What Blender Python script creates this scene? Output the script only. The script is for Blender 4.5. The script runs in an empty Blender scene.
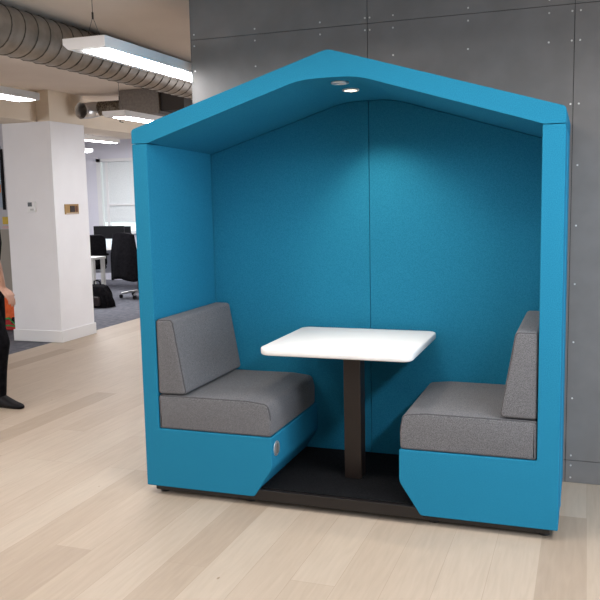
import bpy, bmesh, math, random
from mathutils import Vector, Matrix
random.seed(4)
S = bpy.context.scene
COL = S.collection
PI = math.pi

# ------------------------------------------------------------------ camera
cam_d = bpy.data.cameras.new('camera'); cam = bpy.data.objects.new('camera', cam_d); COL.objects.link(cam)
R_ = Vector((0.94162711, 0.33601442, -0.02080142)); U_ = Vector((-0.02287762, 0.12551136, 0.99182837)); F_ = Vector((-0.33587945, 0.93345659, -0.12587211))
m = Matrix((R_, U_, -F_)).transposed().to_4x4(); m.translation = Vector((2.1170, -3.4892, 1.5055))
cam.matrix_world = m
cam_d.sensor_width = 36; cam_d.lens = 36 * 800.77 / 600; cam_d.clip_end = 60
S.camera = cam
# ------------------------------------------------------------------ world, lights, exposure
w = bpy.data.worlds.new('world'); S.world = w; w.use_nodes = True
w.node_tree.nodes['Background'].inputs[0].default_value = (0.80, 0.90, 1.0, 1); w.node_tree.nodes['Background'].inputs[1].default_value = 0.04
S.view_settings.view_transform = 'Standard'; S.view_settings.look = 'None'; S.view_settings.gamma = 1
S.view_settings.exposure = 0.02
def area(name, loc, tgt, sx, sy, power, colr=(1, 1, 1)):
    d = bpy.data.lights.new(name, 'AREA'); d.shape = 'RECTANGLE'; d.size = sx; d.size_y = sy; d.energy = power; d.color = colr
    o = bpy.data.objects.new(name, d); COL.objects.link(o); o.location = loc
    o.rotation_euler = (Vector(tgt) - Vector(loc)).to_track_quat('-Z', 'Y').to_euler(); return o
area('unseen_overhead_light', (1.35, -1.75, 2.34), (1.35, -1.75, 0), 0.25, 2.6, 12, (1, 0.98, 0.95))
area('unseen_overhead_light', (1.0, -0.75, 2.34), (1.0, -0.75, 0), 2.6, 0.25, 32, (1, 0.98, 0.96))  # unseen lamp added close overhead so the booth front outshines its inside
area('unseen_overhead_light', (-0.3, -2.8, 2.34), (-0.3, -2.8, 0), 0.25, 2.6, 12, (1, 0.97, 0.93))
area('unseen_overhead_light', (-2.0, -2.2, 2.34), (-2.0, -2.2, 0), 0.25, 3.0, 32, (1, 0.97, 0.95))
area('unseen_overhead_light', (3.0, -2.0, 2.34), (3.0, -2.0, 0), 0.25, 3.0, 88, (0.92, 0.98, 1.05))
area('daylight_fill', (6.5, -1.9, 1.4), (2.0, -0.2, 0.6), 3.0, 1.9, 155, (0.80, 0.97, 1.16))
area('daylight_fill', (-6.5, -3.5, 1.4), (0, 0, 0.7), 3.0, 1.9, 190, (1.0, 0.98, 0.99))  # unseen lamp added on the left to graze booth fronts and column
area('daylight_fill', (-0.3, 5.6, 1.5), (-3.3, 4.0, 1.1), 1.6, 1.6, 42, (0.97, 0.98, 1.03))  # added lamp hidden behind the panel wall, brightens the column's right face
area('far_office_light', (-5.6, 7.2, 2.60), (-5.6, 7.2, 0), 1.2, 3.0, 150, (0.93, 0.95, 1.0))

# ------------------------------------------------------------------ materials
def mat(name, col, rough=0.5, metal=0.0, spec=0.5, sheen=0.0):
    M = bpy.data.materials.new(name); M.use_nodes = True
    b = M.node_tree.nodes['Principled BSDF']
    b.inputs['Base Color'].default_value = (*col, 1); b.inputs['Roughness'].default_value = rough
    b.inputs['Metallic'].default_value = metal; b.inputs['Specular IOR Level'].default_value = spec
    if sheen: b.inputs['Sheen Weight'].default_value = sheen; b.inputs['Sheen Roughness'].default_value = 0.5
    return M
def nd(M, t, **kw):
    n = M.node_tree.nodes.new(t)
    for k, v in kw.items(): setattr(n, k, v)
    return n
def lk(M, a, b): M.node_tree.links.new(a, b)
def noisy(M, scale, c1, c2, bump=0.0, bscale=None, detail=3, stretch=None, lo=0.35, hi=0.65, dist=0.002):
    b = M.node_tree.nodes['Principled BSDF']
    tc = nd(M, 'ShaderNodeTexCoord'); mp = nd(M, 'ShaderNodeMapping')
    if stretch: mp.inputs['Scale'].default_value = stretch
    lk(M, tc.outputs['Object'], mp.inputs['Vector'])
    n = nd(M, 'ShaderNodeTexNoise'); n.inputs['Scale'].default_value = scale; n.inputs['Detail'].default_value = detail
    lk(M, mp.outputs[0], n.inputs['Vector'])
    r = nd(M, 'ShaderNodeValToRGB'); r.color_ramp.elements[0].position = lo; r.color_ramp.elements[1].position = hi
    r.color_ramp.elements[0].color = (*c1, 1); r.color_ramp.elements[1].color = (*c2, 1)
    lk(M, n.outputs['Fac'], r.inputs[0]); lk(M, r.outputs[0], b.inputs['Base Color'])
    if bump:
        n2 = nd(M, 'ShaderNodeTexNoise'); n2.inputs['Scale'].default_value = bscale or scale; n2.inputs['Detail'].default_value = 2
        lk(M, mp.outputs[0], n2.inputs['Vector'])
        bp = nd(M, 'ShaderNodeBump'); bp.inputs['Strength'].default_value = bump; bp.inputs['Distance'].default_value = dist
        lk(M, n2.outputs['Fac'], bp.inputs['Height']); lk(M, bp.outputs[0], b.inputs['Normal'])
    return M
def emit(M, col, s):
    b = M.node_tree.nodes['Principled BSDF']; b.inputs['Emission Color'].default_value = (*col, 1); b.inputs['Emission Strength'].default_value = s
    return M
TEAL = noisy(mat('teal_fabric', (0.01, 0.2, 0.33), 0.9, spec=0.12), 260, (0.010, 0.158, 0.268), (0.020, 0.202, 0.335), 0.25, 420, dist=0.001)
TEALP = mat('teal_piping', (0.018, 0.22, 0.38), 0.8, spec=0.25)
GREY = noisy(mat('grey_woven_fabric', (0.2, 0.2, 0.2), 0.9, spec=0.2, sheen=0.1), 300, (0.075, 0.073, 0.078), (0.185, 0.180, 0.186), 0.4, 380, detail=4, dist=0.001)
GREYP = mat('grey_piping', (0.055, 0.053, 0.056), 0.9, spec=0.2)
BLACK = mat('black_painted_steel', (0.016, 0.013, 0.012), 0.45)
BRONZE = noisy(mat('dark_powder_coat', (0.03, 0.02, 0.016), 0.42), 400, (0.015, 0.010, 0.008), (0.025, 0.016, 0.013))
MAT = noisy(mat('charcoal_carpet', (0.01, 0.01, 0.012), 0.95, spec=0.1), 220, (0.003, 0.003, 0.0035), (0.018, 0.018, 0.020), 0.6, 300, lo=0.4, hi=0.75)
WHITE = mat('white_laminate', (0.84, 0.82, 0.80), 0.32)
WHITEEDGE = mat('white_edge_band', (0.80, 0.79, 0.77), 0.4)
CHROME = mat('brushed_chrome', (0.66, 0.66, 0.66), 0.35, 0.75)
SCREW = mat('zinc_screw', (0.72, 0.72, 0.70), 0.35, 0.6)
WALLG = noisy(mat('grey_cement_board', (0.09, 0.09, 0.09), 0.55), 7, (0.172, 0.158, 0.149), (0.196, 0.181, 0.172), 0.05, 60)
WALLD = mat('panel_joint_shadow_backing', (0.02, 0.02, 0.02), 0.9)
PLASTER = noisy(mat('white_plaster', (0.74, 0.72, 0.73), 0.75), 3, (0.84, 0.83, 0.85), (0.87, 0.86, 0.88))
CEIL = noisy(mat('cream_ceiling_paint', (0.62, 0.54, 0.47), 0.85), 2, (0.74, 0.65, 0.575), (0.78, 0.69, 0.615))
BEAM = noisy(mat('cream_beam_paint', (0.62, 0.54, 0.44), 0.85), 2, (0.76, 0.66, 0.54), (0.80, 0.70, 0.58))
FARW = mat('cool_white_paint', (0.74, 0.73, 0.80), 0.8)
TRIM = mat('white_gloss_trim', (0.80, 0.79, 0.79), 0.35)
DUCT = noisy(mat('galvanised_steel', (0.42, 0.37, 0.31), 0.48, 0.55), 9, (0.27, 0.23, 0.19), (0.38, 0.33, 0.28))
SEAMD = mat('shaded_lock_seam', (0.10, 0.08, 0.06), 0.6, 0.2)  # colour darkened to draw the groove and its shadow along the spiral
FCU = noisy(mat('grey_unit_casing', (0.2, 0.18, 0.16), 0.6), 40, (0.17, 0.145, 0.125), (0.22, 0.19, 0.165))
DARK = mat('matt_black_plastic', (0.008, 0.008, 0.009), 0.5, spec=0.15)
LAMPB = mat('lamp_housing_white', (0.80, 0.78, 0.77), 0.45)
TUBE = emit(mat('lamp_diffuser', (0.9, 0.9, 0.9), 0.5), (0.97, 0.98, 1.0), 26.0)
SPOT = emit(mat('downlight_lens', (0.9, 0.9, 0.85), 0.4), (1.0, 0.84, 0.62), 14.0)
WIRE = mat('thin_black_cable', (0.03, 0.025, 0.02), 0.6)
BRASS = mat('brass_plate', (0.42, 0.26, 0.11), 0.35, 0.7)
ORANGE = noisy(mat('orange_nylon', (0.9, 0.13, 0.02), 0.6), 20, (0.80, 0.10, 0.012), (0.95, 0.16, 0.025), 0.3, 30)
RED = mat('red_nylon', (0.5, 0.02, 0.02), 0.6)
GREEN = mat('green_webbing', (0.05, 0.35, 0.08), 0.6)
YEL = mat('yellow_paper', (0.75, 0.52, 0.08), 0.7)
PINK = mat('pink_paper', (0.72, 0.50, 0.48), 0.7)
OPAP = mat('orange_paper', (0.85, 0.36, 0.10), 0.7)
BOARD = mat('pale_blue_board', (0.46, 0.54, 0.64), 0.25)
SCREENB = mat('beige_partition_fabric', (0.42, 0.39, 0.34), 0.9)
BLIND = noisy(mat('roller_blind_fabric', (0.5, 0.53, 0.53), 0.9), 60, (0.70, 0.73, 0.73), (0.78, 0.81, 0.81))
SKYP = emit(mat('daylit_window_glass', (0.7, 0.8, 0.8), 0.1), (0.80, 0.92, 0.90), 0.75)
BCLOTH = noisy(mat('black_cloth', (0.010, 0.009, 0.011), 0.9, spec=0.08), 30, (0.004, 0.004, 0.005), (0.010, 0.009, 0.011), 0.3, 14, dist=0.01)
SHOEM = mat('black_leather', (0.005, 0.004, 0.005), 0.5, spec=0.15)
SKIN = mat('skin', (0.50, 0.27, 0.19), 0.55)
HAIR = noisy(mat('dark_brown_hair', (0.02, 0.013, 0.01), 0.6), 90, (0.012, 0.008, 0.006), (0.035, 0.022, 0.016), 0.5, 90)
DESKW = mat('white_desk_laminate', (0.70, 0.69, 0.66), 0.4)
PAPER = mat('pale_blue_screen_paper', (0.55, 0.63, 0.68), 0.5)

# wood floor: planks running away from the camera (along y)
WOOD = mat('oak_plank_floor', (0.5, 0.4, 0.3), 0.5, spec=0.4)
def build_wood(M):
    b = M.node_tree.nodes['Principled BSDF']
    tc = nd(M, 'ShaderNodeTexCoord'); mp = nd(M, 'ShaderNodeMapping'); mp.inputs['Rotation'].default_value = (0, 0, PI/2)
    mp.inputs['Location'].default_value = (0.31, 0.075, 0)
    lk(M, tc.outputs['Object'], mp.inputs['Vector'])
    br = nd(M, 'ShaderNodeTexBrick'); br.offset = 0.37; br.offset_frequency = 3; br.squash = 1
    for k, v in (('Scale', 1), ('Mortar Size', 0.0012), ('Mortar Smooth', 0.1), ('Bias', 0.0), ('Brick Width', 1.55), ('Row Height', 0.185)): br.inputs[k].default_value = v
    br.inputs['Color1'].default_value = (0, 0, 0, 1); br.inputs['Color2'].default_value = (1, 1, 1, 1); br.inputs['Mortar'].default_value = (0.5, 0.5, 0.5, 1)
    lk(M, mp.outputs[0], br.inputs['Vector'])
    ra = nd(M, 'ShaderNodeValToRGB'); e = ra.color_ramp.elements
    e[0].position = 0; e[0].color = (0.345, 0.262, 0.193, 1); e[1].position = 1; e[1].color = (0.495, 0.41, 0.325, 1)
    e2 = ra.color_ramp.elements.new(0.14); e2.color = (0.445, 0.355, 0.273, 1)
    e3 = ra.color_ramp.elements.new(0.7); e3.color = (0.485, 0.395, 0.31, 1)
    lk(M, br.outputs['Color'], ra.inputs[0])
    gp = nd(M, 'ShaderNodeMapping'); gp.inputs['Scale'].default_value = (14, 1.3, 1); lk(M, tc.outputs['Object'], gp.inputs['Vector'])
    g = nd(M, 'ShaderNodeTexNoise'); g.inputs['Scale'].default_value = 3.2; g.inputs['Detail'].default_value = 6; g.inputs['Distortion'].default_value = 0.6; lk(M, gp.outputs[0], g.inputs['Vector'])
    gr = nd(M, 'ShaderNodeValToRGB'); gr.color_ramp.elements[0].position = 0.3; gr.color_ramp.elements[0].color = (0.93, 0.92, 0.905, 1); gr.color_ramp.elements[1].position = 0.7; gr.color_ramp.elements[1].color = (1.04, 1.035, 1.03, 1)
    lk(M, g.outputs['Fac'], gr.inputs[0])
    mx = nd(M, 'ShaderNodeMix', data_type='RGBA', blend_type='MULTIPLY'); mx.inputs[0].default_value = 1
    lk(M, ra.outputs[0], mx.inputs[6]); lk(M, gr.outputs[0], mx.inputs[7])
    # knots
    kp = nd(M, 'ShaderNodeMapping'); kp.inputs['Scale'].default_value = (2.2, 1.1, 1); lk(M, tc.outputs['Object'], kp.inputs['Vector'])
    vo = nd(M, 'ShaderNodeTexVoronoi'); vo.inputs['Scale'].default_value = 2.6; lk(M, kp.outputs[0], vo.inputs['Vector'])
    kr = nd(M, 'ShaderNodeValToRGB'); kr.color_ramp.elements[0].position = 0.012; kr.color_ramp.elements[0].color = (0.50, 0.42, 0.34, 1); kr.color_ramp.elements[1].position = 0.04; kr.color_ramp.elements[1].color = (1, 1, 1, 1)
    lk(M, vo.outputs['Distance'], kr.inputs[0])
    mk = nd(M, 'ShaderNodeMix', data_type='RGBA', blend_type='MULTIPLY'); mk.inputs[0].default_value = 1
    lk(M, mx.outputs[2], mk.inputs[6]); lk(M, kr.outputs[0], mk.inputs[7])
    mo = nd(M, 'ShaderNodeMix', data_type='RGBA', blend_type='MIX'); mo.inputs[7].default_value = (0.30, 0.22, 0.16, 1)
    fm = nd(M, 'ShaderNodeMath', operation='MULTIPLY'); fm.inputs[1].default_value = 0.55
    lk(M, br.outputs['Fac'], fm.inputs[0]); lk(M, fm.outputs[0], mo.inputs[0]); lk(M, mk.outputs[2], mo.inputs[6])
    lk(M, mo.outputs[2], b.inputs['Base Color'])
build_wood(WOOD)
CARPET = noisy(mat('grey_carpet_tiles', (0.15, 0.15, 0.17), 0.95, spec=0.1), 14, (0.120, 0.122, 0.142), (0.185, 0.187, 0.212), 0.5, 250, detail=8)

# ------------------------------------------------------------------ helpers
def obj(name, bm, material, parent=None, smooth=True, bevel=0.0, seg=3):
    me = bpy.data.meshes.new(name); bmesh.ops.recalc_face_normals(bm, faces=bm.faces[:]); bm.to_mesh(me); bm.free()
    if smooth:
        for p in me.polygons: p.use_smooth = True
    for mm in (material if isinstance(material, (list, tuple)) else [material]): me.materials.append(mm)
    o = bpy.data.objects.new(name, me); COL.objects.link(o)
    if parent: o.parent = parent
    if bevel:
        md = o.modifiers.new('bevel', 'BEVEL'); md.width = bevel; md.segments = seg; md.limit_method = 'ANGLE'; md.angle_limit = math.radians(28)
        wn = o.modifiers.new('wn', 'WEIGHTED_NORMAL'); wn.keep_sharp = True; wn.weight = 90
    elif smooth:
        me.set_sharp_from_angle(angle=math.radians(38))
    return o
def tag(o, label=None, cat=None, group=None, kind=None):
    if label: o['label'] = label
    if cat: o['category'] = cat
    if group: o['group'] = group
    if kind: o['kind'] = kind
    return o
def empty(name, loc=(0, 0, 0), rz=0, **k):
    o = bpy.data.objects.new(name, None); COL.objects.link(o); o.location = loc; o.rotation_euler = (0, 0, rz); o.empty_display_size = 0.1
    return tag(o, **k)
def box(bm, x0, x1, y0, y1, z0, z1, mi=0):
    v = [bm.verts.new(p) for p in ((x0,y0,z0),(x1,y0,z0),(x1,y1,z0),(x0,y1,z0),(x0,y0,z1),(x1,y0,z1),(x1,y1,z1),(x0,y1,z1))]
    for f in ((0,3,2,1),(4,5,6,7),(0,1,5,4),(1,2,6,5),(2,3,7,6),(3,0,4,7)):
        fc = bm.faces.new([v[i] for i in f]); fc.material_index = mi
    return v
def prism(bm, prof, y0, y1):       # profile in x,z swept along y
    a = [bm.verts.new((x, y0, z)) for x, z in prof]; b = [bm.verts.new((x, y1, z)) for x, z in prof]
    n = len(prof)
    bm.faces.new(a); bm.faces.new(b[::-1])
    for i in range(n): bm.faces.new((a[i], b[i], b[(i+1) % n], a[(i+1) % n]))
def prismz(bm, prof, z0, z1):
    a = [bm.verts.new((x, y, z0)) for x, y in prof]; b = [bm.verts.new((x, y, z1)) for x, y in prof]
    n = len(prof)
    bm.faces.new(a[::-1]); bm.faces.new(b)
    for i in range(n): bm.faces.new((a[i], a[(i+1) % n], b[(i+1) % n], b[i]))
def prismx(bm, prof, x0, x1):
    a = [bm.verts.new((x0, y, z)) for y, z in prof]; b = [bm.verts.new((x1, y, z)) for y, z in prof]
    n = len(prof)
    bm.faces.new(a[::-1]); bm.faces.new(b)
    for i in range(n): bm.faces.new((a[i], a[(i+1) % n], b[(i+1) % n], b[i]))
def rounded(prof, radii, seg=6):   # round the corners of a closed 2D profile
    out = []; n = len(prof)
    for i, p in enumerate(prof):
        r = radii[i] if isinstance(radii, (list, tuple)) else radii
        if r <= 0: out.append(p); continue
        P = Vector(p); A = (Vector(prof[i-1]) - P).normalized(); B = (Vector(prof[(i+1) % n]) - P).normalized()
        ang = A.angle(B); d = r / math.tan(ang/2); c = P + (A+B).normalized() * (r / math.sin(ang/2))
        s = P + A*d; e = P + B*d
        a0 = math.atan2(s.y-c.y, s.x-c.x); a1 = math.atan2(e.y-c.y, e.x-c.x)
        da = (a1-a0+PI) % (2*PI) - PI
        for k in range(seg+1):
            t = a0 + da*k/seg; out.append((c.x + r*math.cos(t), c.y + r*math.sin(t)))
    return out
def inset(prof, d):
    n = len(prof); out = []
    area_ = sum(prof[i][0]*prof[(i+1) % n][1] - prof[(i+1) % n][0]*prof[i][1] for i in range(n)); sg = 1 if area_ > 0 else -1
    for i in range(n):
        p = Vector(prof[i]); a = (p - Vector(prof[i-1])); b = (Vector(prof[(i+1) % n]) - p)
        if a.length < 1e-6: a = b
        if b.length < 1e-6: b = a
        na = Vector((-a.y, a.x)).normalized()*sg; nb = Vector((-b.y, b.x)).normalized()*sg
        mm = (na+nb).normalized(); k = d / max(0.5, mm.dot(na)); out.append((p.x+mm.x*k, p.y+mm.y*k))
    return out
def cushion(prof, y0, y1, r, rb=None):     # upholstered block: rounded profile with rounded end caps
    bm = bmesh.new(); rb = rb or r; rings = []
    st = []
    for k in range(6): t = PI/2*k/5; st.append((y0 + r*(1-math.sin(t)), r*(1-math.cos(t))))
    st = [(y0 + r*(1-math.sin(PI/2*k/5)), r*(1-math.cos(PI/2*k/5))) for k in range(5, -1, -1)]
    st = st + [(y1 - rb*(1-math.sin(PI/2*k/5)), rb*(1-math.cos(PI/2*k/5))) for k in range(0, 6)]
    for y, d in st:
        rings.append([bm.verts.new((x, y, z)) for x, z in inset(prof, d)])
    n = len(prof)
    for a, b in zip(rings, rings[1:]):
        for i in range(n): bm.faces.new((a[i], b[i], b[(i+1) % n], a[(i+1) % n]))
    bm.faces.new(rings[0]); bm.faces.new(rings[-1][::-1])
    return bm
def tube(bm, pts, r, n=8, closed=False, cap=True, rads=None):
    pts = [Vector(p) for p in pts]; rings = []; N = len(pts); up = Vector((0, 0, 1)); prev = None
    for i, p in enumerate(pts):
        if closed: t = (pts[(i+1) % N] - pts[i-1]).normalized()
        else: t = (pts[min(i+1, N-1)] - pts[max(i-1, 0)]).normalized()
        if prev is None:
            u = t.cross(up)
            if u.length < 0.05: u = t.cross(Vector((1, 0, 0)))
        else: u = prev - t*prev.dot(t)
        u.normalize(); prev = u; v = t.cross(u)
        rr = rads[i] if rads else r
        rings.append([bm.verts.new(p + (u*math.cos(2*PI*k/n) + v*math.sin(2*PI*k/n))*rr) for k in range(n)])
    rng = range(N) if closed else range(N-1)
    for i in rng:
        a, b = rings[i], rings[(i+1) % N]
        for k in range(n): bm.faces.new((a[k], a[(k+1) % n], b[(k+1) % n], b[k]))
    if cap and not closed: bm.faces.new(rings[0][::-1]); bm.faces.new(rings[-1])
def disc(bm, c, r, h, axis='z', n=24):
    ax = {'x': Vector((1,0,0)), 'y': Vector((0,1,0)), 'z': Vector((0,0,1))}[axis]
    tube(bm, [Vector(c), Vector(c)+ax*h], r, n)
def bx(name, dims, material, parent=None, bevel=0.0, **k):
    bm = bmesh.new(); box(bm, *dims); return obj(name, bm, material, parent, smooth=bool(bevel), bevel=bevel, **k)
def struct(o): o['kind'] = 'structure'; return o

# ------------------------------------------------------------------ the room
CZ = 2.69; WY = 0.7827
bm = bmesh.new(); box(bm, -3.36, 4.5, -6.0, 10.0, -0.08, 0.0); struct(obj('floor', bm, WOOD, smooth=False))
bm = bmesh.new(); box(bm, -9.6, -3.36, -6.0, 10.0, -0.08, 0.0); struct(obj('floor_carpet', bm, CARPET, smooth=False))
bm = bmesh.new(); box(bm, -9.6, 4.5, -4.4, 10.0, CZ, CZ+0.1); struct(obj('ceiling', bm, CEIL, smooth=False))
# panelled wall behind the booth
bm = bmesh.new(); box(bm, -0.050, 4.3, WY+0.008, WY+0.12, 0, CZ, 1)
for i in range(4):
    x0 = -0.0531 + i*1.0447
    for z0, z1 in ((0.0, 0.1202), (0.1202, 2.4185), (2.4185, CZ)):
        box(bm, x0+0.0015, x0+1.0447-0.0015, WY, WY+0.008, z0+0.0015, z1-0.0015, 0)
wall = struct(obj('wall_back', bm, [WALLG, WALLD], smooth=False))
bx('trim_1', (-0.0555, -0.050, WY-0.002, WY+0.121, 0, CZ), mat('grey_edge_trim', (0.16, 0.155, 0.15), 0.5), None)['kind'] = 'structure'
sm = None
zs = (2.448, 2.385, 2.245, 1.941, 1.641, 1.341, 1.045, 0.746, 0.452, 0.147, 0.093, 0.028)
for x in (-0.032, 0.345, 0.728, 0.979, 1.005, 1.131, 1.521, 1.916, 2.024, 2.063, 2.45):
    for z in zs:
        if 0.03 < x < 1.96 and z < (1.853 + 0.302*(1.013-abs(x-1.013)) + 0.1): continue
        if x < 0 and z < 1.9: continue
        if x > 2.01 and x < 2.03 and z < 1.9: continue
        if x > 2.3 and z > 0.2: continue
        if sm is None:
            b2 = bmesh.new(); disc(b2, (0, -0.0025, 0), 0.0048, 0.0030, 'y', 10); o = obj('screw', b2, SCREW, wall); sm = o.data
        else:
            o = bpy.data.objects.new('screw', sm); COL.objects.link(o); o.parent = wall
        o.location = (x, WY, z)
# structural column and the beam that runs over it
X0, X1, Y0, Y1, BZ = -3.859, -3.241, 3.731, 4.347, 2.37
bm = bmesh.new(); box(bm, X0, X1, Y0, Y1, 0, BZ); struct(obj('wall_column', bm, PLASTER, bevel=0.004))
lo = [(X0-0.014, Y0-0.014), (X1+0.014, Y0-0.014), (X1+0.014, Y1+0.014), (X0-0.014, Y1+0.014)]
bm = bmesh.new(); prismz(bm, lo, 0, 0.128); struct(obj('baseboard_column', bm, TRIM, bevel=0.005))
bm = bmesh.new(); box(bm, X0, -3.40, -4.4, Y0, BZ, CZ); box(bm, X0, X1, Y0, Y1, BZ, CZ); box(bm, X0, -3.36, Y1, 10.0, BZ, CZ); b_ = struct(obj('ceiling_beam', bm, BEAM, smooth=False))
# far walls
bm = bmesh.new()
WX0, WX1, WZ0, WZ1, FY = -6.86, -5.35, 0.95, 2.34, 10.0
box(bm, -9.6, WX0, FY, FY+0.15, 0, CZ); box(bm, WX1, -0.05, FY, FY+0.15, 0, CZ); box(bm, WX0, WX1, FY, FY+0.15, 0, WZ0); box(bm, WX0, WX1, FY, FY+0.15, WZ1, CZ)
struct(obj('wall_far', bm, FARW, smooth=False))
struct(bx('wall_left', (-9.7, -9.6, -6, 10.0, 0, CZ), FARW))
# window in the far wall
win = struct(empty('window_1', (0, 0, 0)))
bm = bmesh.new()
for d in ((WX0, WX0+0.09, FY-0.03, FY+0.08, WZ0, WZ1), (WX1-0.09, WX1, FY-0.03, FY+0.08, WZ0, WZ1), (WX0, WX1, FY-0.03, FY+0.08, WZ1-0.06, WZ1), (WX0, WX1, FY-0.08, FY+0.08, WZ0-0.05, WZ0), (WX0+0.18, WX0+0.23, FY, FY+0.06, WZ0, WZ1)): box(bm, *d)
obj('window_frame', bm, TRIM, win, smooth=False)
bx('window_pane', (WX0+0.05, WX1-0.05, FY+0.06, FY+0.07, WZ0, WZ1), SKYP, win)
bl = bx('roller_blind', (WX0+0.11, WX1-0.1, FY+0.015, FY+0.022, WZ0+0.17, WZ1-0.06), BLIND, win); bx('blind_bar', (WX0+0.24, WX1-0.1, FY-0.012, FY+0.01, 1.44, 1.475), TRIM, bl)
# low partition with board left of the column
pt = empty('partition_screen', (0, 4.95, 0), label='pale screen wall with dark framed board, seen behind the column on the far left', cat='partition')
bx('lower_panel', (-7.0, -4.3, 0.0, 0.05, 0.0, 1.19), SCREENB, pt)
bx('upper_panel', (-7.0, -4.3, 0.0, 0.05, 1.19, 2.52), mat('white_partition', (0.58, 0.58, 0.62), 0.6), pt)
bx('board', (-6.2, -4.91, -0.02, 0.0, 1.47, 2.24), BOARD, pt); bx('frame', (-4.91, -4.88, -0.03, 0.0, 1.44, 2.20), DARK, pt, label=None) if False else bx('frame', (-4.91, -4.885, -0.03, 0.0, 1.44, 2.20), DARK, pt)
bx('top_frame', (-6.2, -4.895, -0.035, 0.0, 2.10, 2.20), mat('dark_brown_rail', (0.05, 0.035, 0.03), 0.5), pt)
bx('head_rail', (-7.0, -4.94, -0.035, 0.0, 2.34, 2.40), mat('dark_grey_rail', (0.06, 0.06, 0.065), 0.5), pt)
tag(bx('orange_sign', (-5.10, -4.93, 4.922, 4.929, 1.66, 1.76), OPAP), 'small orange notice on the pale blue board at the far left edge', 'notice')
tag(bx('yellow_notice', (-4.945, -4.855, 4.940, 4.949, 1.255, 1.35), YEL), 'small yellow notice on the screen wall beside the column', 'notice')
tag(bx('pink_notice', (-4.955, -4.86, 4.940, 4.949, 1.20, 1.235), PINK), 'tiny pink notice just below the yellow one', 'notice')

# thermostat and switch plate on the column
th = empty('thermostat', (-3.524, Y0, 1.475), label='small white thermostat with dark display on front of the white column', cat='thermostat')
bx('housing', (-0.048, 0.048, -0.024, -0.0005, -0.056, 0.056), mat('thermostat_white', (0.80, 0.80, 0.80), 0.4), th, bevel=0.004)
bx('display', (-0.040, 0.012, -0.0265, -0.0235, 0.004, 0.048), mat('lcd_dark', (0.05, 0.06, 0.07), 0.3), th)
bx('dial', (-0.012, 0.032, -0.0262, -0.0235, -0.040, -0.020), mat('thermostat_grey', (0.45, 0.45, 0.45), 0.4), th)
sw = empty('switch_plate', (X1, 4.025, 1.44), label='brass switch plate with dark centre on right side of white column', cat='switch')
bx('plate', (0.0005, 0.010, -0.125, 0.125, -0.055, 0.055), BRASS, sw, bevel=0.003)
bx('rocker', (0.009, 0.016, -0.035, 0.045, -0.032, 0.036), mat('rocker_dark', (0.03, 0.015, 0.012), 0.4), sw)
bx('side_button', (0.009, 0.014, 0.065, 0.10, -0.030, 0.034), mat('rocker_brown', (0.16, 0.06, 0.03), 0.4), sw)
bx('lower_strip', (0.009, 0.0125, -0.11, 0.11, -0.051, -0.040), mat('cream_strip', (0.6, 0.5, 0.4), 0.5), sw)

# ------------------------------------------------------------------ the booth
W, TI, ZB, HE, HT, HA, YI, YB, BW, ZS, ZC, CHX, CHZ = 2.0263, 0.084, 0.0508, 1.785, 1.853, 2.159, 0.710, 0.762, 0.699, 0.355, 0.528, 0.600, 0.203
booth = empty('meeting_booth', (0, 0, 0), label='teal upholstered meeting booth with pitched roof and two grey bench seats', cat='booth')
def mir(prof, side): return prof if side < 0 else [(W-x, z) for x, z in prof]
def soffit():      # inner roof line from left to right, with a soft apex
    L, Rr = (TI, HE+0.003), (W-TI, HE+0.003); c = W/2; k = 0.306; zz = HE+0.006
    pts = [L]
    xs = [c-0.19 + 0.38*i/16 for i in range(17)]
    zt = zz + k*(c-0.19-TI)
    for x in xs:
        t = (x-c)/0.19; pts.append((x, zt + k*0.19*(1-abs(t)**3)/3))
    return pts + [Rr]
DROP = 0.026      # the lining falls slightly towards the back
SOF = soffit()
def soff_z(x):
    for a, b in zip(SOF, SOF[1:]):
        if a[0] <= x <= b[0]: return a[1] + (b[1]-a[1])*(x-a[0])/(b[0]-a[0])
    return HE
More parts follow.
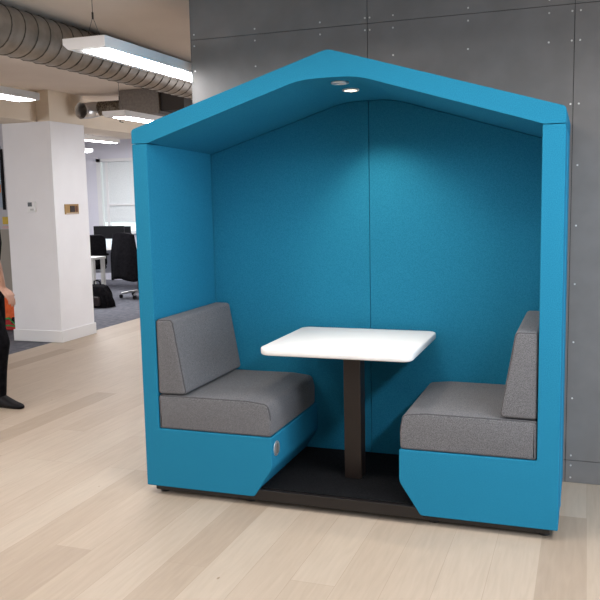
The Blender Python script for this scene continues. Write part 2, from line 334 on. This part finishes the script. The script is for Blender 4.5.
for s in (-1, 1):
    TI = 0.082 if s < 0 else 0.092
    prof = mir(rounded([(0.0, ZB), (CHX, ZB), (BW, CHZ), (BW, ZS), (TI, ZS), (TI, HE), (0.0, HE)], [0.004, 0.02, 0.06, 0.006, 0.006, 0.004, 0.004], 5), s)
    bm = bmesh.new(); prism(bm, prof, 0.0, YB-0.055)
    sp = obj('side_panel', bm, TEAL, booth, bevel=0.009, seg=3)
    # rear half of the side shell, standing very slightly proud of the front half
    # seam piping along the outer front edge and round the bench front
    bm = bmesh.new(); e = 0.0035
    pp = [(0.007, 0.0035, HE-0.012), (0.007, 0.0035, ZB+0.012)]
    pp = [(W-x if s > 0 else x, y, z) for x, y, z in pp]
    tube(bm, pp, 0.0032, 6)
    pb = [(x, 0.0035, z) for x, z in inset(rounded([(0.0, ZB), (CHX, ZB), (BW, CHZ), (BW, ZS), (TI, ZS), (TI, HE), (0.0, HE)], [0.004, 0.02, 0.06, 0.006, 0.006, 0.004, 0.004], 5), 0.006)]
    pb = [p for p in pb if p[0] > 0.5]
    tube(bm, [(W-x if s > 0 else x, y, z) for x, y, z in pb], 0.0028, 6)
    obj('piping', bm, TEALP, sp)
    bm = bmesh.new(); xo = 0.0 if s < 0 else W
    tube(bm, [(xo, 0.27, ZB+0.01), (xo, 0.27, HE-0.01)], 0.0035, 6); obj('side_seam', bm, TEALP, sp)
    # seat cushion
    cp = [(TI+0.003, ZS+0.002), (BW-0.004, ZS+0.002), (BW-0.002, ZS+0.10), (BW-0.016, ZC-0.008), (BW-0.125, ZC+0.004), (TI+0.003, ZC+0.002)]
    cp = mir(rounded(cp, [0.008, 0.016, 0.12, 0.030, 0.12, 0.012], 6), s)
    sc = obj('seat_cushion', cushion(cp, 0.004, YI-0.004, 0.013, 0.045), GREY, booth)
    bm = bmesh.new(); q = [(x, z) for x, z in inset(cp, 0.004)]
    qq = [(x, 0.0085, z) for x, z in q if (z > ZS+0.03)]
    tube(bm, qq, 0.0026, 6); obj('piping', bm, GREYP, sc)
    # backrest wedge
    bp_ = [(TI+0.004, ZC+0.008), (TI+0.162, ZC+0.010), (TI+0.097, 0.918), (TI+0.004, 0.918)]
    bp_ = mir(rounded(bp_, [0.014, 0.020, 0.022, 0.016], 6), s)
    bc = obj('backrest_cushion', cushion(bp_, 0.006, YI-0.004, 0.013, 0.03), GREY, booth)
    bm = bmesh.new(); q = [(x, 0.0105, z) for x, z in inset(bp_, 0.004)]
    tube(bm, q, 0.0026, 6, closed=True); obj('piping', bm, GREYP, bc)
TI = 0.084
# back panel in two halves with a centre seam
for s in (-1, 1):
    xs = [TI+0.001, W/2-0.001] if s < 0 else [W/2+0.001, W-TI-0.001]
    n = 24; top = [(xs[0]+(xs[1]-xs[0])*i/n) for i in range(n+1)]
    prof = [(xs[0], 0.09), (xs[1], 0.09)] + [(x, soff_z(x)-0.002-DROP*0.93) for x in reversed(top)]
    bm = bmesh.new(); prism(bm, prof, YI, YB-0.004); obj('back_panel', bm, TEAL, booth, bevel=0.003)
bm = bmesh.new(); box(bm, 0.0, W, YB-0.055, YB, 0.055, HE-0.005) if False else box(bm, 0.003, TI+0.0, YB-0.052, YB, ZB+0.01, HE-0.01); obj('rear_corner_post', bm, TEAL, booth, bevel=0.008)
bm = bmesh.new(); box(bm, W-TI, W-0.001, YB-0.052, YB, ZB+0.01, HE-0.01); obj('rear_corner_post', bm, TEAL, booth, bevel=0.008)
# roof
def roof_top(x):
    sl = (HA-HT)/(W/2); e = min(x, W-x); r = 0.013
    z = HT + sl*(W/2 - math.sqrt((x-W/2)**2 + 0.012**2)) + 0.002
    if e < r: z -= r - math.sqrt(max(0, r*r-(r-e)**2))
    return z
cx_ = [0.0, 0.0006, 0.002, 0.004, 0.008, 0.013, 0.05]
xs = cx_ + [x for x, z in SOF] + [TI+0.004, W-TI-0.004, 0.3, 0.6, W-0.3, W-0.6] + [W-c for c in cx_]; xs = sorted(set(round(x, 5) for x in xs))
bm = bmesh.new(); g = []
for x in xs:
    zb_ = HE+0.003 if (x < TI+1e-4 or x > W-TI-1e-4) else soff_z(x)
    g.append([bm.verts.new((x, y, z)) for y, z in ((0, zb_), (0, roof_top(x)), (YB, roof_top(x)), (YB, zb_ - (0 if zb_ < HE+0.0031 else DROP)))])
for p, q in zip(g, g[1:]):
    for k in range(4): bm.faces.new((p[k], q[k], q[(k+1) % 4], p[(k+1) % 4]))
bm.faces.new(g[0]); bm.faces.new(g[-1][::-1])
roof = obj('roof_panel', bm, TEAL, booth, bevel=0.008)
bm = bmesh.new()
tube(bm, [(0.012, 0.003, HT-0.004), (W/2, 0.003, HA-0.012), (W-0.012, 0.003, HT-0.004)], 0.0028, 6); obj('piping', bm, TEALP, roof)
bm = bmesh.new()
tube(bm, [(x, 0.003, z+0.007) for x, z in SOF], 0.0028, 6); obj('piping', bm, TEALP, roof)
# downlights in the roof apex
def downlight(x, y, lit):
    z = soff_z(x) - DROP*y/YB
    e = empty('downlight', (x, y, z)); e.parent = booth
    bm = bmesh.new(); tube(bm, [(0.036*math.cos(a), 0.036*math.sin(a), -0.003) for a in [2*PI*k/28 for k in range(28)]], 0.006, 8, closed=True)
    obj('trim_ring', bm, TRIM if lit else CHROME, e)
    bm = bmesh.new(); disc(bm, (0, 0, -0.004), 0.033, 0.003, 'z', 28); obj('lens', bm, SPOT if lit else mat('frosted_lens', (0.25, 0.30, 0.33), 0.3), e)
    if lit:
        d = bpy.data.lights.new('downlight_lamp', 'SPOT'); d.energy = 26; d.color = (1.0, 0.87, 0.72); d.spot_size = math.radians(90); d.spot_blend = 0.8; d.shadow_soft_size = 0.03
        l = bpy.data.objects.new('downlight_lamp', d); COL.objects.link(l); l.parent = e; l.location = (0, 0, -0.012); l.rotation_euler = (math.radians(14), math.radians(-9), 0)
downlight(1.030, 0.135, False); downlight(1.022, 0.345, True)
# floor platform
bx('platform', (0.585, W-0.585, 0.004, YI+0.02, 0.036, 0.087), mat('dark_brown_laminate', (0.010, 0.007, 0.006), 0.45), booth, bevel=0.002)
bm = bmesh.new(); box(bm, 0.625, W-0.625, 0.026, YI-0.002, 0.087, 0.0935); tag(obj('floor_mat', bm, MAT, booth, bevel=0.002), 'charcoal carpet inlay')
bx('base_frame', (0.035, W-0.035, 0.030, YB-0.04, 0.022, ZB+0.002), BLACK, booth)
for x in (0.06, 0.55, W-0.55, W-0.06):
    for y in (0.08, 0.66):
        bm = bmesh.new(); disc(bm, (x, y, 0.0), 0.024, 0.022); obj('foot', bm, BLACK, booth)
# power outlet on the inner face of the left bench
po = empty('power_outlet', (BW, 0.062, 0.288)); po.parent = booth
bm = bmesh.new(); disc(bm, (-0.002, 0, 0), 0.037, 0.006, 'x', 32); obj('bezel', bm, CHROME, po, bevel=0.0015)
bm = bmesh.new(); prismx(bm, rounded([(-0.011, -0.024), (0.011, -0.024), (0.011, 0.024), (-0.011, 0.024)], 0.006, 4), 0.003, 0.007); obj('flap', bm, mat('dark_flap', (0.14, 0.13, 0.12), 0.4), po)

# ------------------------------------------------------------------ the table
tb = empty('table', (1.012, 0.336, 0.0935), label='white rectangular table with rounded corners on dark square post inside the booth', cat='table')
hx, hy = 0.374, 0.335
ring = rounded([(-hx, -hy), (hx, -hy), (hx, hy), (-hx, hy)], 0.055, 10)
bm = bmesh.new(); zt = 0.797-0.0935
lv = [(zt-0.036, 0.008), (zt-0.033, 0.003), (zt-0.028, 0.0), (zt-0.006, 0.0), (zt-0.002, 0.002), (zt, 0.006)]
rg = [[bm.verts.new((x, y, z)) for x, y in inset(ring, d)] for z, d in lv]
for a, b in zip(rg, rg[1:]):
    for i in range(len(ring)):
        bm.faces.new((a[i], a[(i+1) % len(ring)], b[(i+1) % len(ring)], b[i]))
bm.faces.new(rg[0][::-1]); bm.faces.new(rg[-1])
obj('tabletop', bm, WHITE, tb)
bx('post', (-0.026, 0.062, -0.066, 0.016, 0.0005, zt-0.040), BRONZE, tb, bevel=0.003)
bx('mounting_plate', (-0.16, 0.20, -0.18, 0.14, zt-0.041, zt-0.0355), BLACK, tb)

# ------------------------------------------------------------------ ceiling services
dx, dz, dr = -1.20, 2.540, 0.143
duct = empty('spiral_duct', (dx, 0, dz), label='long galvanised spiral duct running along under the ceiling', cat='duct')
bm = bmesh.new(); tube(bm, [(0, y, 0) for y in (-1.6, 0, 2, 4, 6.2)], dr, 40); obj('duct_body', bm, DUCT, duct)
bm = bmesh.new(); P = []
for i in range(int(7.6/0.12*20)):
    t = i/20; a = 2*PI*t; P.append(((dr+0.001)*math.cos(a), -1.55+0.12*t, (dr+0.001)*math.sin(a)))
tube(bm, P, 0.0042, 5); obj('lock_seam', bm, SEAMD, duct)
def pendant(x0, y0, z, length, w, label, wires=()):
    e = empty('pendant_light', (x0, y0, z), label=label, cat='ceiling light', group='linear pendant lights')
    p = [(0, 0.026), (0.03, 0.0), (w-0.006, 0.0), (w, 0.006), (w, 0.056), (0, 0.056)]
    bm = bmesh.new(); prism(bm, p, 0, length); obj('housing', bm, LAMPB, e, bevel=0.003)
    bm = bmesh.new(); box(bm, 0.085, w-0.012, 0.05, length-0.05, -0.005, 0.001); obj('diffuser', bm, TUBE, e)
    for wy in wires:
        bm = bmesh.new(); c = w/2 - 0.045; H = CZ - z
        vz = 0.056 + 0.13
        tube(bm, [(c, wy, vz), (c, wy, H)], 0.0018, 5)
        tube(bm, [(c-0.05, wy, 0.055), (c, wy, vz)], 0.0012, 5); tube(bm, [(c+0.05, wy, 0.055), (c, wy, vz)], 0.0012, 5)
        tube(bm, [(c, wy, vz-0.012), (c, wy, vz+0.022)], 0.005, 6); tube(bm, [(c, wy, H-0.02), (c, wy, H)], 0.012, 8)
        obj('suspension_wire', bm, WIRE, e)
    return e
pendant(-0.355, -0.02, 2.258, 1.62, 0.245, 'long white pendant light nearest the booth, in front of the duct', (0.16, 1.40))
p2 = pendant(-2.09, -0.05, 2.29, 1.80, 0.245, 'lit pendant light at the far left edge, left of the duct', (1.45,))
bm = bmesh.new(); tube(bm, [(0.06, 1.30, 0.055), (0.03, 1.28, 0.12), (0.05, 1.27, 0.2), (0.12, 1.27, 0.3), (0.13, 1.27, 0.40)], 0.004, 6); obj('power_cord', bm, WIRE, p2)
p3 = pendant(-2.15, 3.05, 2.29, 1.60, 0.245, 'small white pendant light hanging below the grey fan unit', (0.18,))
pendant(-4.30, 5.05, 2.33, 1.40, 0.20, 'distant pendant light just right of the white column, in the far office', (0.9,))
pendant(-6.06, 7.3, 2.36, 1.10, 0.20, 'tiny pendant light deepest in the far office beside the column', (0.5,))
# fan unit with its flexible connection
fu = empty('fan_unit', (-2.62, 4.10, 2.42), label='grey box shaped ceiling fan unit with dark duct stub above the booth', cat='ventilation unit')
bx('casing', (0.0, 0.48, 0, 0.62, 0.0, 0.265), FCU, fu, bevel=0.004)
bx('duct_stub', (0.48, 0.76, 0.03, 0.58, 0.03, 0.235), mat('dark_duct_lining', (0.03, 0.022, 0.018), 0.7), fu)
bx('collar', (-0.03, 0.0, 0.06, 0.34, 0.03, 0.20), BLACK, fu)
bm = bmesh.new(); N = 60; P = [(-0.03-0.36*i/N, 0.2, 0.115) for i in range(N+1)]
tube(bm, P, 0.07, 20, rads=[0.073 + 0.006*math.sin(i*1.6) for i in range(N+1)]); obj('flexible_hose', bm, noisy(mat('foil_hose', (0.2, 0.17, 0.14), 0.5, 0.5), 60, (0.12, 0.09, 0.07), (0.34, 0.30, 0.24)), fu)
bm = bmesh.new(); tube(bm, [(-0.38, 0.2, 0.113), (-0.42, 0.19, 0.11), (-0.46, 0.16, 0.10), (-0.49, 0.10, 0.09), (-0.50, 0.03, 0.085)], 0.085, 24, rads=[0.078, 0.085, 0.088, 0.086, 0.09], cap=False)
el = obj('elbow', bm, CHROME, fu); el.modifiers.new('solid', 'SOLIDIFY').thickness = 0.004
bm = bmesh.new(); tube(bm, [(-0.04, 0.1, 0.03), (-0.06, 0.1, -0.05), (-0.02, 0.1, -0.06)], 0.006, 6); obj('hanging_cable', bm, WIRE, fu)

# ------------------------------------------------------------------ far office furniture
def far_chair(name, x, y, rz, label, jacket=True):
    e = empty(name, (x, y, 0), rz, label=label, cat='chair')
    bm = bmesh.new(); prism(bm, rounded([(-0.24, 0.44), (0.24, 0.44), (0.24, 0.51), (-0.24, 0.51)], 0.03, 4), -0.24, 0.24); obj('seat', bm, BCLOTH, e, bevel=0.02)
    bm = bmesh.new(); prism(bm, rounded([(-0.235, 0.50), (0.235, 0.50), (0.225, 1.0), (-0.225, 1.0)], [0.05, 0.05, 0.10, 0.10], 6), -0.30, -0.24); obj('backrest', bm, BCLOTH, e, bevel=0.02)
    bm = bmesh.new(); tube(bm, [(0, -0.27, 0.5), (0, -0.24, 0.40), (0, 0, 0.40)], 0.02, 8); tube(bm, [(0, 0, 0.09), (0, 0, 0.44)], 0.028, 12); obj('column', bm, BLACK, e)
    for k in range(5):
        a = 2*PI*k/5 + 0.3
        bm = bmesh.new(); tube(bm, [(0.02*math.cos(a), 0.02*math.sin(a), 0.11), (0.28*math.cos(a), 0.28*math.sin(a), 0.075)], 0.018, 8); l = obj('leg', bm, CHROME if jacket else BLACK, e)
        bm = bmesh.new(); disc(bm, (0.29*math.cos(a)-0.0, 0.29*math.sin(a)-0.015, 0.03), 0.03, 0.03, 'y', 14); obj('caster', bm, DARK, l)
    for s in (-1, 1):
        bm = bmesh.new(); tube(bm, [(0.24*s, -0.05, 0.46), (0.29*s, -0.05, 0.5), (0.29*s, -0.05, 0.66)], 0.013, 8); tube(bm, [(0.29*s, -0.16, 0.67), (0.29*s, 0.08, 0.67)], 0.02, 8); obj('armrest', bm, DARK, e)
    return e
def jacket(x, y, rz):
    bm = bmesh.new(); nx, nz = 26, 14
    rows = []
    for j in range(nz+1):
        v = j/nz; row = []
        for i in range(nx+1):
            u = i/nx*2*PI
            hw = 0.255 + 0.07*min(1, v*2.2) - 0.02*v; hd = 0.055 + 0.06*v
            f = 0.012*math.sin(7*u+3*v) * (0.3+v)
            z = 1.035 - 0.73*v - 0.03*abs(math.cos(u))**2*(1-v) + 0.02*math.sin(3*u)*v
            row.append(bm.verts.new(((hw+f)*math.cos(u), -0.27 + (hd+f)*math.sin(u), z)))
        rows.append(row)
    for a, b in zip(rows, rows[1:]):
        for i in range(nx): bm.faces.new((a[i], a[i+1], b[i+1], b[i]))
    bm.faces.new(rows[0][:-1])
    bmesh.ops.remove_doubles(bm, verts=bm.verts[:], dist=0.0005)
    o = obj('jacket', bm, BCLOTH); o.location = (x, y, 0); o.rotation_euler = (0, 0, rz)
    o.modifiers.new('solid', 'SOLIDIFY').thickness = 0.008
    return o
far_chair('office_chair', -4.56, 7.55, -0.35, 'dark office chair with chrome base under a black jacket, right of the monitor')
tag(jacket(-4.56, 7.55, -0.35), 'black jacket hung over the back of the office chair beside the booth', 'jacket')
far_chair('office_chair', -5.50, 7.55, 0.9, 'dark office chair half hidden behind the column, under the monitor', False)
# white desk end at the column, long desk behind
dk = empty('desk', (-5.08, 6.75, 0), label='white desk end poking out from behind the column, above the backpack', cat='desk')
bx('desktop', (-0.62, 0.26, -0.05, 0.30, 0.655, 0.69), DESKW, dk, bevel=0.003)
for x in (-0.60, 0.20):
    for y in (-0.03, 0.23): bx('leg', (x, x+0.05, y, y+0.05, 0, 0.655), DESKW, dk)
d2 = empty('desk', (-6.2, 8.55, 0), label='pale long desk under the window carrying the black monitors', cat='desk')
bx('desktop', (-0.5, 1.75, -0.35, 0.40, 0.70, 0.735), DESKW, d2, bevel=0.003)
for x in (-0.46, 1.66): bx('leg', (x, x+0.05, -0.3, 0.36, 0, 0.70), DESKW, d2)
bx('modesty_panel', (-0.4, 1.65, 0.30, 0.32, 0.25, 0.70), mat('pale_grey_panel', (0.5, 0.5, 0.55), 0.6), d2)
def monitor(x, y, z, w, h, rz, label):
    e = empty('monitor', (x, y, z), rz, label=label, cat='monitor')
    zc = 0.13
    bx('screen', (-w/2, w/2, -0.02, 0.02, zc, zc+h), DARK, e, bevel=0.005)
    bx('stand', (-0.03, 0.03, 0.02, 0.05, 0.0, zc+0.12), BLACK, e); bx('base', (-0.12, 0.12, -0.06, 0.12, 0.0, 0.012), BLACK, e, bevel=0.003)
    return e
monitor(-5.62, 8.40, 0.735, 0.56, 0.24, 0.12, 'wide black monitor on the desk in front of the window')
monitor(-5.60, 8.78, 0.735, 0.34, 0.22, 0.0, 'smaller black monitor just right of the wide one')
# laptop-like pale document stand in front of the monitor
lp = empty('laptop', (-5.62, 8.28, 0.7352), 0.1, label='open laptop with pale screen on the desk below the wide monitor', cat='laptop')
bx('keyboard_base', (-0.16, 0.16, -0.05, 0.04, 0.0, 0.016), mat('laptop_silver', (0.5, 0.5, 0.52), 0.4), lp)
bm = bmesh.new(); prismx(bm, [(0.04, 0.016), (0.05, 0.016), (0.072, 0.15), (0.062, 0.15)], -0.16, 0.16); obj('laptop_screen', bm, PAPER, lp, smooth=False)
# backpack on the carpet
bk = empty('backpack', (-4.54, 6.40, 0), label='black backpack standing on the grey carpet beside the white column', cat='backpack')
bm = bmesh.new()
rows = []
for j in range(13):
    v = j/12; row = []
    for i in range(24):
        u = 2*PI*i/24; c, s = math.cos(u), math.sin(u)
        sq = lambda t: math.copysign(abs(t)**0.6, t)
        k = (1-0.42*v**2.2) if v < 0.92 else (1-0.42*v**2.2)*0.7
        row.append(bm.verts.new((0.195*k*sq(c)+0.012*math.sin(5*u+6*v)-0.03*v, 0.13*k*sq(s), 0.29*(v**0.85)+0.002)))
    rows.append(row)
for a, b in zip(rows, rows[1:]):
    for i in range(24): bm.faces.new((a[i], a[(i+1) % 24], b[(i+1) % 24], b[i]))
bm.faces.new(rows[0][::-1]); bm.faces.new(rows[-1]); obj('bag_body', bm, BCLOTH, bk)
bm = bmesh.new()
for i in range(1): prism(bm, rounded([(-0.13, 0.03), (0.10, 0.03), (0.09, 0.15), (-0.12, 0.15)], 0.03, 4), -0.165, -0.11)
obj('front_pocket', bm, mat('dark_brown_nylon', (0.022, 0.012, 0.012), 0.6), bk, bevel=0.015)
bm = bmesh.new(); tube(bm, [(-0.07, 0, 0.275), (-0.065, 0, 0.335), (-0.02, 0, 0.345), (0.02, 0, 0.33), (0.03, 0, 0.27)], 0.01, 8); obj('handle', bm, BCLOTH, bk)
bm = bmesh.new(); tube(bm, [(0.04, -0.03, 0.25), (0.13, -0.07, 0.2), (0.18, -0.09, 0.1), (0.20, -0.10, 0.012)], 0.012, 8); obj('strap', bm, BCLOTH, bk)
bk.scale = (1.12, 1.12, 1.12)
# orange bag beside the column
ob = empty('shopping_bag', (-4.36, 4.42, 0), label='bright orange bag on the carpet behind the column, beside the walking person', cat='bag')
bm = bmesh.new()
rows = []
for j in range(9):
    v = j/8; row = []
    for i in range(20):
        u = 2*PI*i/20; sq = lambda t: math.copysign(abs(t)**0.5, t)
        row.append(bm.verts.new(((0.20+0.012*math.sin(4*u+5*v))*(1-0.1*v)*sq(math.cos(u)), 0.11*(1-0.35*v)*sq(math.sin(u)), 0.145+0.24*v)))
    rows.append(row)
for a, b in zip(rows, rows[1:]):
    for i in range(20): bm.faces.new((a[i], a[(i+1) % 20], b[(i+1) % 20], b[i]))
bm.faces.new(rows[0][::-1]); bm.faces.new(rows[-1]); obj('bag_body', bm, ORANGE, ob)
bm = bmesh.new(); prism(bm, rounded([(-0.20, 0.0), (0.20, 0.0), (0.205, 0.15), (-0.205, 0.15)], 0.02, 4), -0.11, 0.11); obj('base_panel', bm, RED, ob, bevel=0.015)
bm = bmesh.new(); tube(bm, [(-0.2, -0.115, 0.12), (-0.05, -0.122, 0.15), (0.05, -0.122, 0.07), (0.2, -0.115, 0.11)], 0.012, 8); tube(bm, [(-0.2, -0.115, 0.05), (-0.05, -0.12, 0.06), (0.19, -0.115, 0.03)], 0.009, 8); obj('green_webbing', bm, GREEN, ob)
bm = bmesh.new(); prism(bm, rounded([(-0.02, 0.085), (0.20, 0.10), (0.20, 0.15), (0.0, 0.165)], 0.01, 3), -0.128, -0.108); obj('black_pocket', bm, DARK, ob, bevel=0.004)
bm = bmesh.new(); tube(bm, [(-0.08, 0, 0.36), (-0.06, 0, 0.44), (0.06, 0, 0.44), (0.08, 0, 0.36)], 0.008, 8); obj('handle', bm, ORANGE, ob)

# ------------------------------------------------------------------ the person walking in from the left
def limb(bm, pts, rads, n=18, sub=5):
    P, Q = [], []
    for i in range(len(pts)-1):
        p0 = Vector(pts[max(i-1, 0)]); p1 = Vector(pts[i]); p2 = Vector(pts[i+1]); p3 = Vector(pts[min(i+2, len(pts)-1)])
        for k in range(sub):
            t = k/sub
            c = 0.5*((2*p1) + (p2-p0)*t + (2*p0-5*p1+4*p2-p3)*t*t + (3*p1-p0-3*p2+p3)*t**3)
            P.append(c); Q.append(rads[i]*(1-t)+rads[i+1]*t)
    P.append(Vector(pts[-1])); Q.append(rads[-1])
    tube(bm, P, 0, n, rads=Q)
    for c, r in ((P[0], Q[0]), (P[-1], Q[-1])):
        bmesh.ops.create_uvsphere(bm, u_segments=14, v_segments=10, radius=r*0.995, matrix=Matrix.Translation(c))
def ball(bm, c, sx, sy, sz):
    bmesh.ops.create_uvsphere(bm, u_segments=24, v_segments=16, radius=1.0, matrix=Matrix.Translation(c) @ Matrix.Diagonal((sx, sy, sz, 1)))
def ell_tube(bm, sec, n=28):     # sections (x, y, z, rx, ry)
    rows = [[bm.verts.new((x+rx*math.cos(2*PI*k/n), y+ry*math.sin(2*PI*k/n), z)) for k in range(n)] for x, y, z, rx, ry in sec]
    for a, b in zip(rows, rows[1:]):
        for k in range(n): bm.faces.new((a[k], a[(k+1) % n], b[(k+1) % n], b[k]))
    bm.faces.new(rows[0][::-1]); bm.faces.new(rows[-1])
def remesh(o, v, sm_=6):
    md = o.modifiers.new('remesh', 'REMESH'); md.mode = 'VOXEL'; md.voxel_size = v; md.use_smooth_shade = True
    s = o.modifiers.new('smooth', 'SMOOTH'); s.iterations = sm_; s.factor = 0.5
ps = empty('person', (-2.09, 1.33, 0), label='person in black t-shirt, trousers and shoes walking in at the left edge', cat='person')
PX, PY = -2.09, 1.33
L = lambda x, y, z: (x-PX, y-PY, z)
RSH, REL, RWR = L(-2.09, 1.13, 1.38), L(-1.915, 1.20, 1.125), L(-1.890, 1.24, 0.905)
LSH, LEL, LWR = L(-2.22, 1.51, 1.38), L(-2.38, 1.55, 1.13), L(-2.36, 1.54, 0.90)
HIPR, KNR, ANR = L(-2.12, 1.25, 0.90), L(-1.962, 1.26, 0.49), L(-2.01, 1.265, 0.10)
HIPL, KNL, ANL = L(-2.15, 1.42, 0.90), L(-2.13, 1.42, 0.49), L(-2.45, 1.42, 0.24)
torso = [(-0.05, 0, 0.84, 0.10, 0.155), (-0.06, 0, 0.93, 0.11, 0.165), (-0.06, 0, 1.06, 0.105, 0.145), (-0.045, 0, 1.22, 0.11, 0.16), (-0.06, 0, 1.34, 0.105, 0.175), (-0.06, 0, 1.42, 0.085, 0.16), (-0.06, 0, 1.47, 0.06, 0.08)]
bm = bmesh.new(); ell_tube(bm, torso)
limb(bm, [(-0.06, 0, 1.42), (-0.05, 0, 1.50), (-0.035, 0, 1.57)], [0.06, 0.055, 0.055])
ball(bm, (-0.0200, 0, 1.635), 0.095, 0.075, 0.115); ball(bm, (0.0000, 0, 1.575), 0.065, 0.055, 0.05)       # skull and jaw
ball(bm, (0.0750, 0, 1.615), 0.018, 0.013, 0.022); ball(bm, (0.0630, 0, 1.578), 0.012, 0.024, 0.008); ball(bm, (0.0570, 0, 1.655), 0.02, 0.05, 0.012)
for s in (-1, 1): ball(bm, (-0.0300, 0.078*s, 1.615), 0.016, 0.008, 0.030)
for SH, EL, WR, sy in ((RSH, REL, RWR, -1), (LSH, LEL, LWR, 1)):
    limb(bm, [SH, ((SH[0]+EL[0])/2, (SH[1]+EL[1])/2, (SH[2]+EL[2])/2), EL], [0.058, 0.048, 0.040]); limb(bm, [EL, ((EL[0]*2+WR[0])/3, (EL[1]*2+WR[1])/3, (EL[2]*2+WR[2])/3), WR], [0.040, 0.041, 0.026])
    w_ = Vector(WR); d = Vector((0.50, 0.05, -0.55)).normalized() if sy < 0 else Vector((0.25, -0.05, -0.95)).normalized()
    side = Vector((-0.05, 1, 0)) ; side = (side - d*side.dot(d)).normalized(); nrm = d.cross(side).normalized()
    palm = w_ + d*0.045
    for q in (-1, -0.33, 0.33, 1): limb(bm, [w_+d*0.005+side*0.012*q, w_+d*0.085+side*0.031*q], [0.018, 0.0115], n=10, sub=3)
    for q, ln in ((-1, 0.060), (-0.33, 0.078), (0.33, 0.082), (1, 0.070)):
        b0 = w_+d*0.082+side*0.031*q; b1 = b0+(d+nrm*0.25*(-1 if sy < 0 else -1)).normalized()*ln*0.5; b2 = b1+(d*0.8-nrm*0.6+Vector((0, 0, -0.05))).normalized()*ln*0.5
        limb(bm, [b0, b1, b2], [0.0090, 0.0082, 0.0068], n=10, sub=3)
    t0 = w_+d*0.025+side*0.022*1; limb(bm, [t0, t0+(d*0.6+side*0.8).normalized()*0.035, t0+(d*0.95+side*0.45).normalized()*0.068], [0.014, 0.0105, 0.008], n=10, sub=3)
for H, K, A, tip in ((HIPR, KNR, ANR, 1), (HIPL, KNL, ANL, 0)):
    limb(bm, [H, K], [0.080, 0.052]); limb(bm, [K, ((K[0]*2+A[0])/3-0.012, K[1], (K[2]*2+A[2])/3), A], [0.052, 0.052, 0.035])
    f = Vector(A)
    if tip: limb(bm, [f+Vector((-0.02, 0, -0.05)), f+Vector((0.10, 0, -0.072)), f+Vector((0.15, 0, -0.078))], [0.026, 0.018, 0.014])
    else: limb(bm, [f+Vector((-0.02, 0, -0.03)), f+Vector((0.05, 0, -0.12)), f+Vector((0.08, 0, -0.165))], [0.026, 0.018, 0.014])
body = obj('body', bm, SKIN, ps); remesh(body, 0.0055, 4)
# eyes, brows and hair on the head
for s in (-1, 1):
    bm = bmesh.new(); ball(bm, (0.0610, 0.030*s, 1.635), 0.011, 0.011, 0.008); obj('eye', bm, mat('eye_white', (0.7, 0.7, 0.7), 0.2), ps)
    bm = bmesh.new(); ball(bm, (0.0705, 0.030*s, 1.635), 0.003, 0.005, 0.005); obj('pupil', bm, DARK, ps)
    bm = bmesh.new(); ball(bm, (0.0630, 0.030*s, 1.655), 0.008, 0.018, 0.004); obj('eyebrow', bm, HAIR, ps)
bm = bmesh.new(); ball(bm, (-0.0370, 0, 1.662), 0.102, 0.086, 0.102); ball(bm, (-0.0700, 0, 1.615), 0.075, 0.078, 0.085); h = obj('hair', bm, HAIR, ps); remesh(h, 0.006, 4)
# t-shirt
bm = bmesh.new(); ell_tube(bm, [(x, y, z, rx+0.016, ry+0.016) for x, y, z, rx, ry in ((-0.055, 0, 0.87, 0.11, 0.160),) + tuple(torso[2:6])] + [(-0.06, 0, 1.475, 0.07, 0.09)])
for SH, EL, t in ((RSH, REL, 0.93), (LSH, LEL, 0.93)):
    e_ = Vector(SH).lerp(Vector(EL), t); limb(bm, [SH, Vector(SH).lerp(Vector(EL), 0.5), e_], [0.072, 0.068, 0.066])
ts = obj('t_shirt', bm, BCLOTH, ps); remesh(ts, 0.009, 5)
bm = bmesh.new(); ell_tube(bm, [(-0.055, 0, 0.80, 0.11, 0.16), (-0.055, 0, 0.86, 0.12, 0.17), (-0.055, 0, 0.96, 0.12, 0.168)])
for H, K, A in ((HIPR, KNR, ANR), (HIPL, KNL, ANL)):
    a_ = Vector(A) + Vector((0, 0, -0.02))
    limb(bm, [H, K], [0.100, 0.074]); limb(bm, [K, Vector(K).lerp(a_, 0.45)+Vector((-0.012, 0, 0)), a_], [0.074, 0.068, 0.056])
tr = obj('trousers', bm, BCLOTH, ps); remesh(tr, 0.009, 5)
def shoe(A, front):
    bm = bmesh.new(); n = 20
    sec = [(-0.075, 0.032, 0.075), (-0.06, 0.038, 0.105), (-0.02, 0.040, 0.115), (0.03, 0.040, 0.105), (0.08, 0.044, 0.078), (0.14, 0.047, 0.046), (0.19, 0.040, 0.036), (0.222, 0.018, 0.024)]
    rows = []
    for x, hw, hh in sec:
        row = []
        for k in range(n):
            a = 2*PI*k/n; c, s = math.cos(a), math.sin(a)
            row.append(bm.verts.new((x, hw*math.copysign(abs(c)**0.7, c), hh/2 + hh/2*math.copysign(abs(s)**0.75, s))))
        rows.append(row)
    for a, b in zip(rows, rows[1:]):
        for k in range(n): bm.faces.new((a[k], a[(k+1) % n], b[(k+1) % n], b[k]))
    bm.faces.new(rows[0][::-1]); bm.faces.new(rows[-1])
    o = obj('shoe', bm, SHOEM, ps); s_ = o.modifiers.new('sub', 'SUBSURF'); s_.levels = 1; s_.render_levels = 2
    if front: o.location = (A[0], A[1], 0.0)
    else: o.location = (A[0]+0.01, A[1], A[2]-0.085); o.rotation_euler = (0, 0.88, 0)
    b2 = bmesh.new(); box(b2, -0.078, 0.0, -0.032, 0.032, 0.0, 0.016); obj('heel', b2, DARK, o)
shoe(ANR, True); shoe(ANL, False)
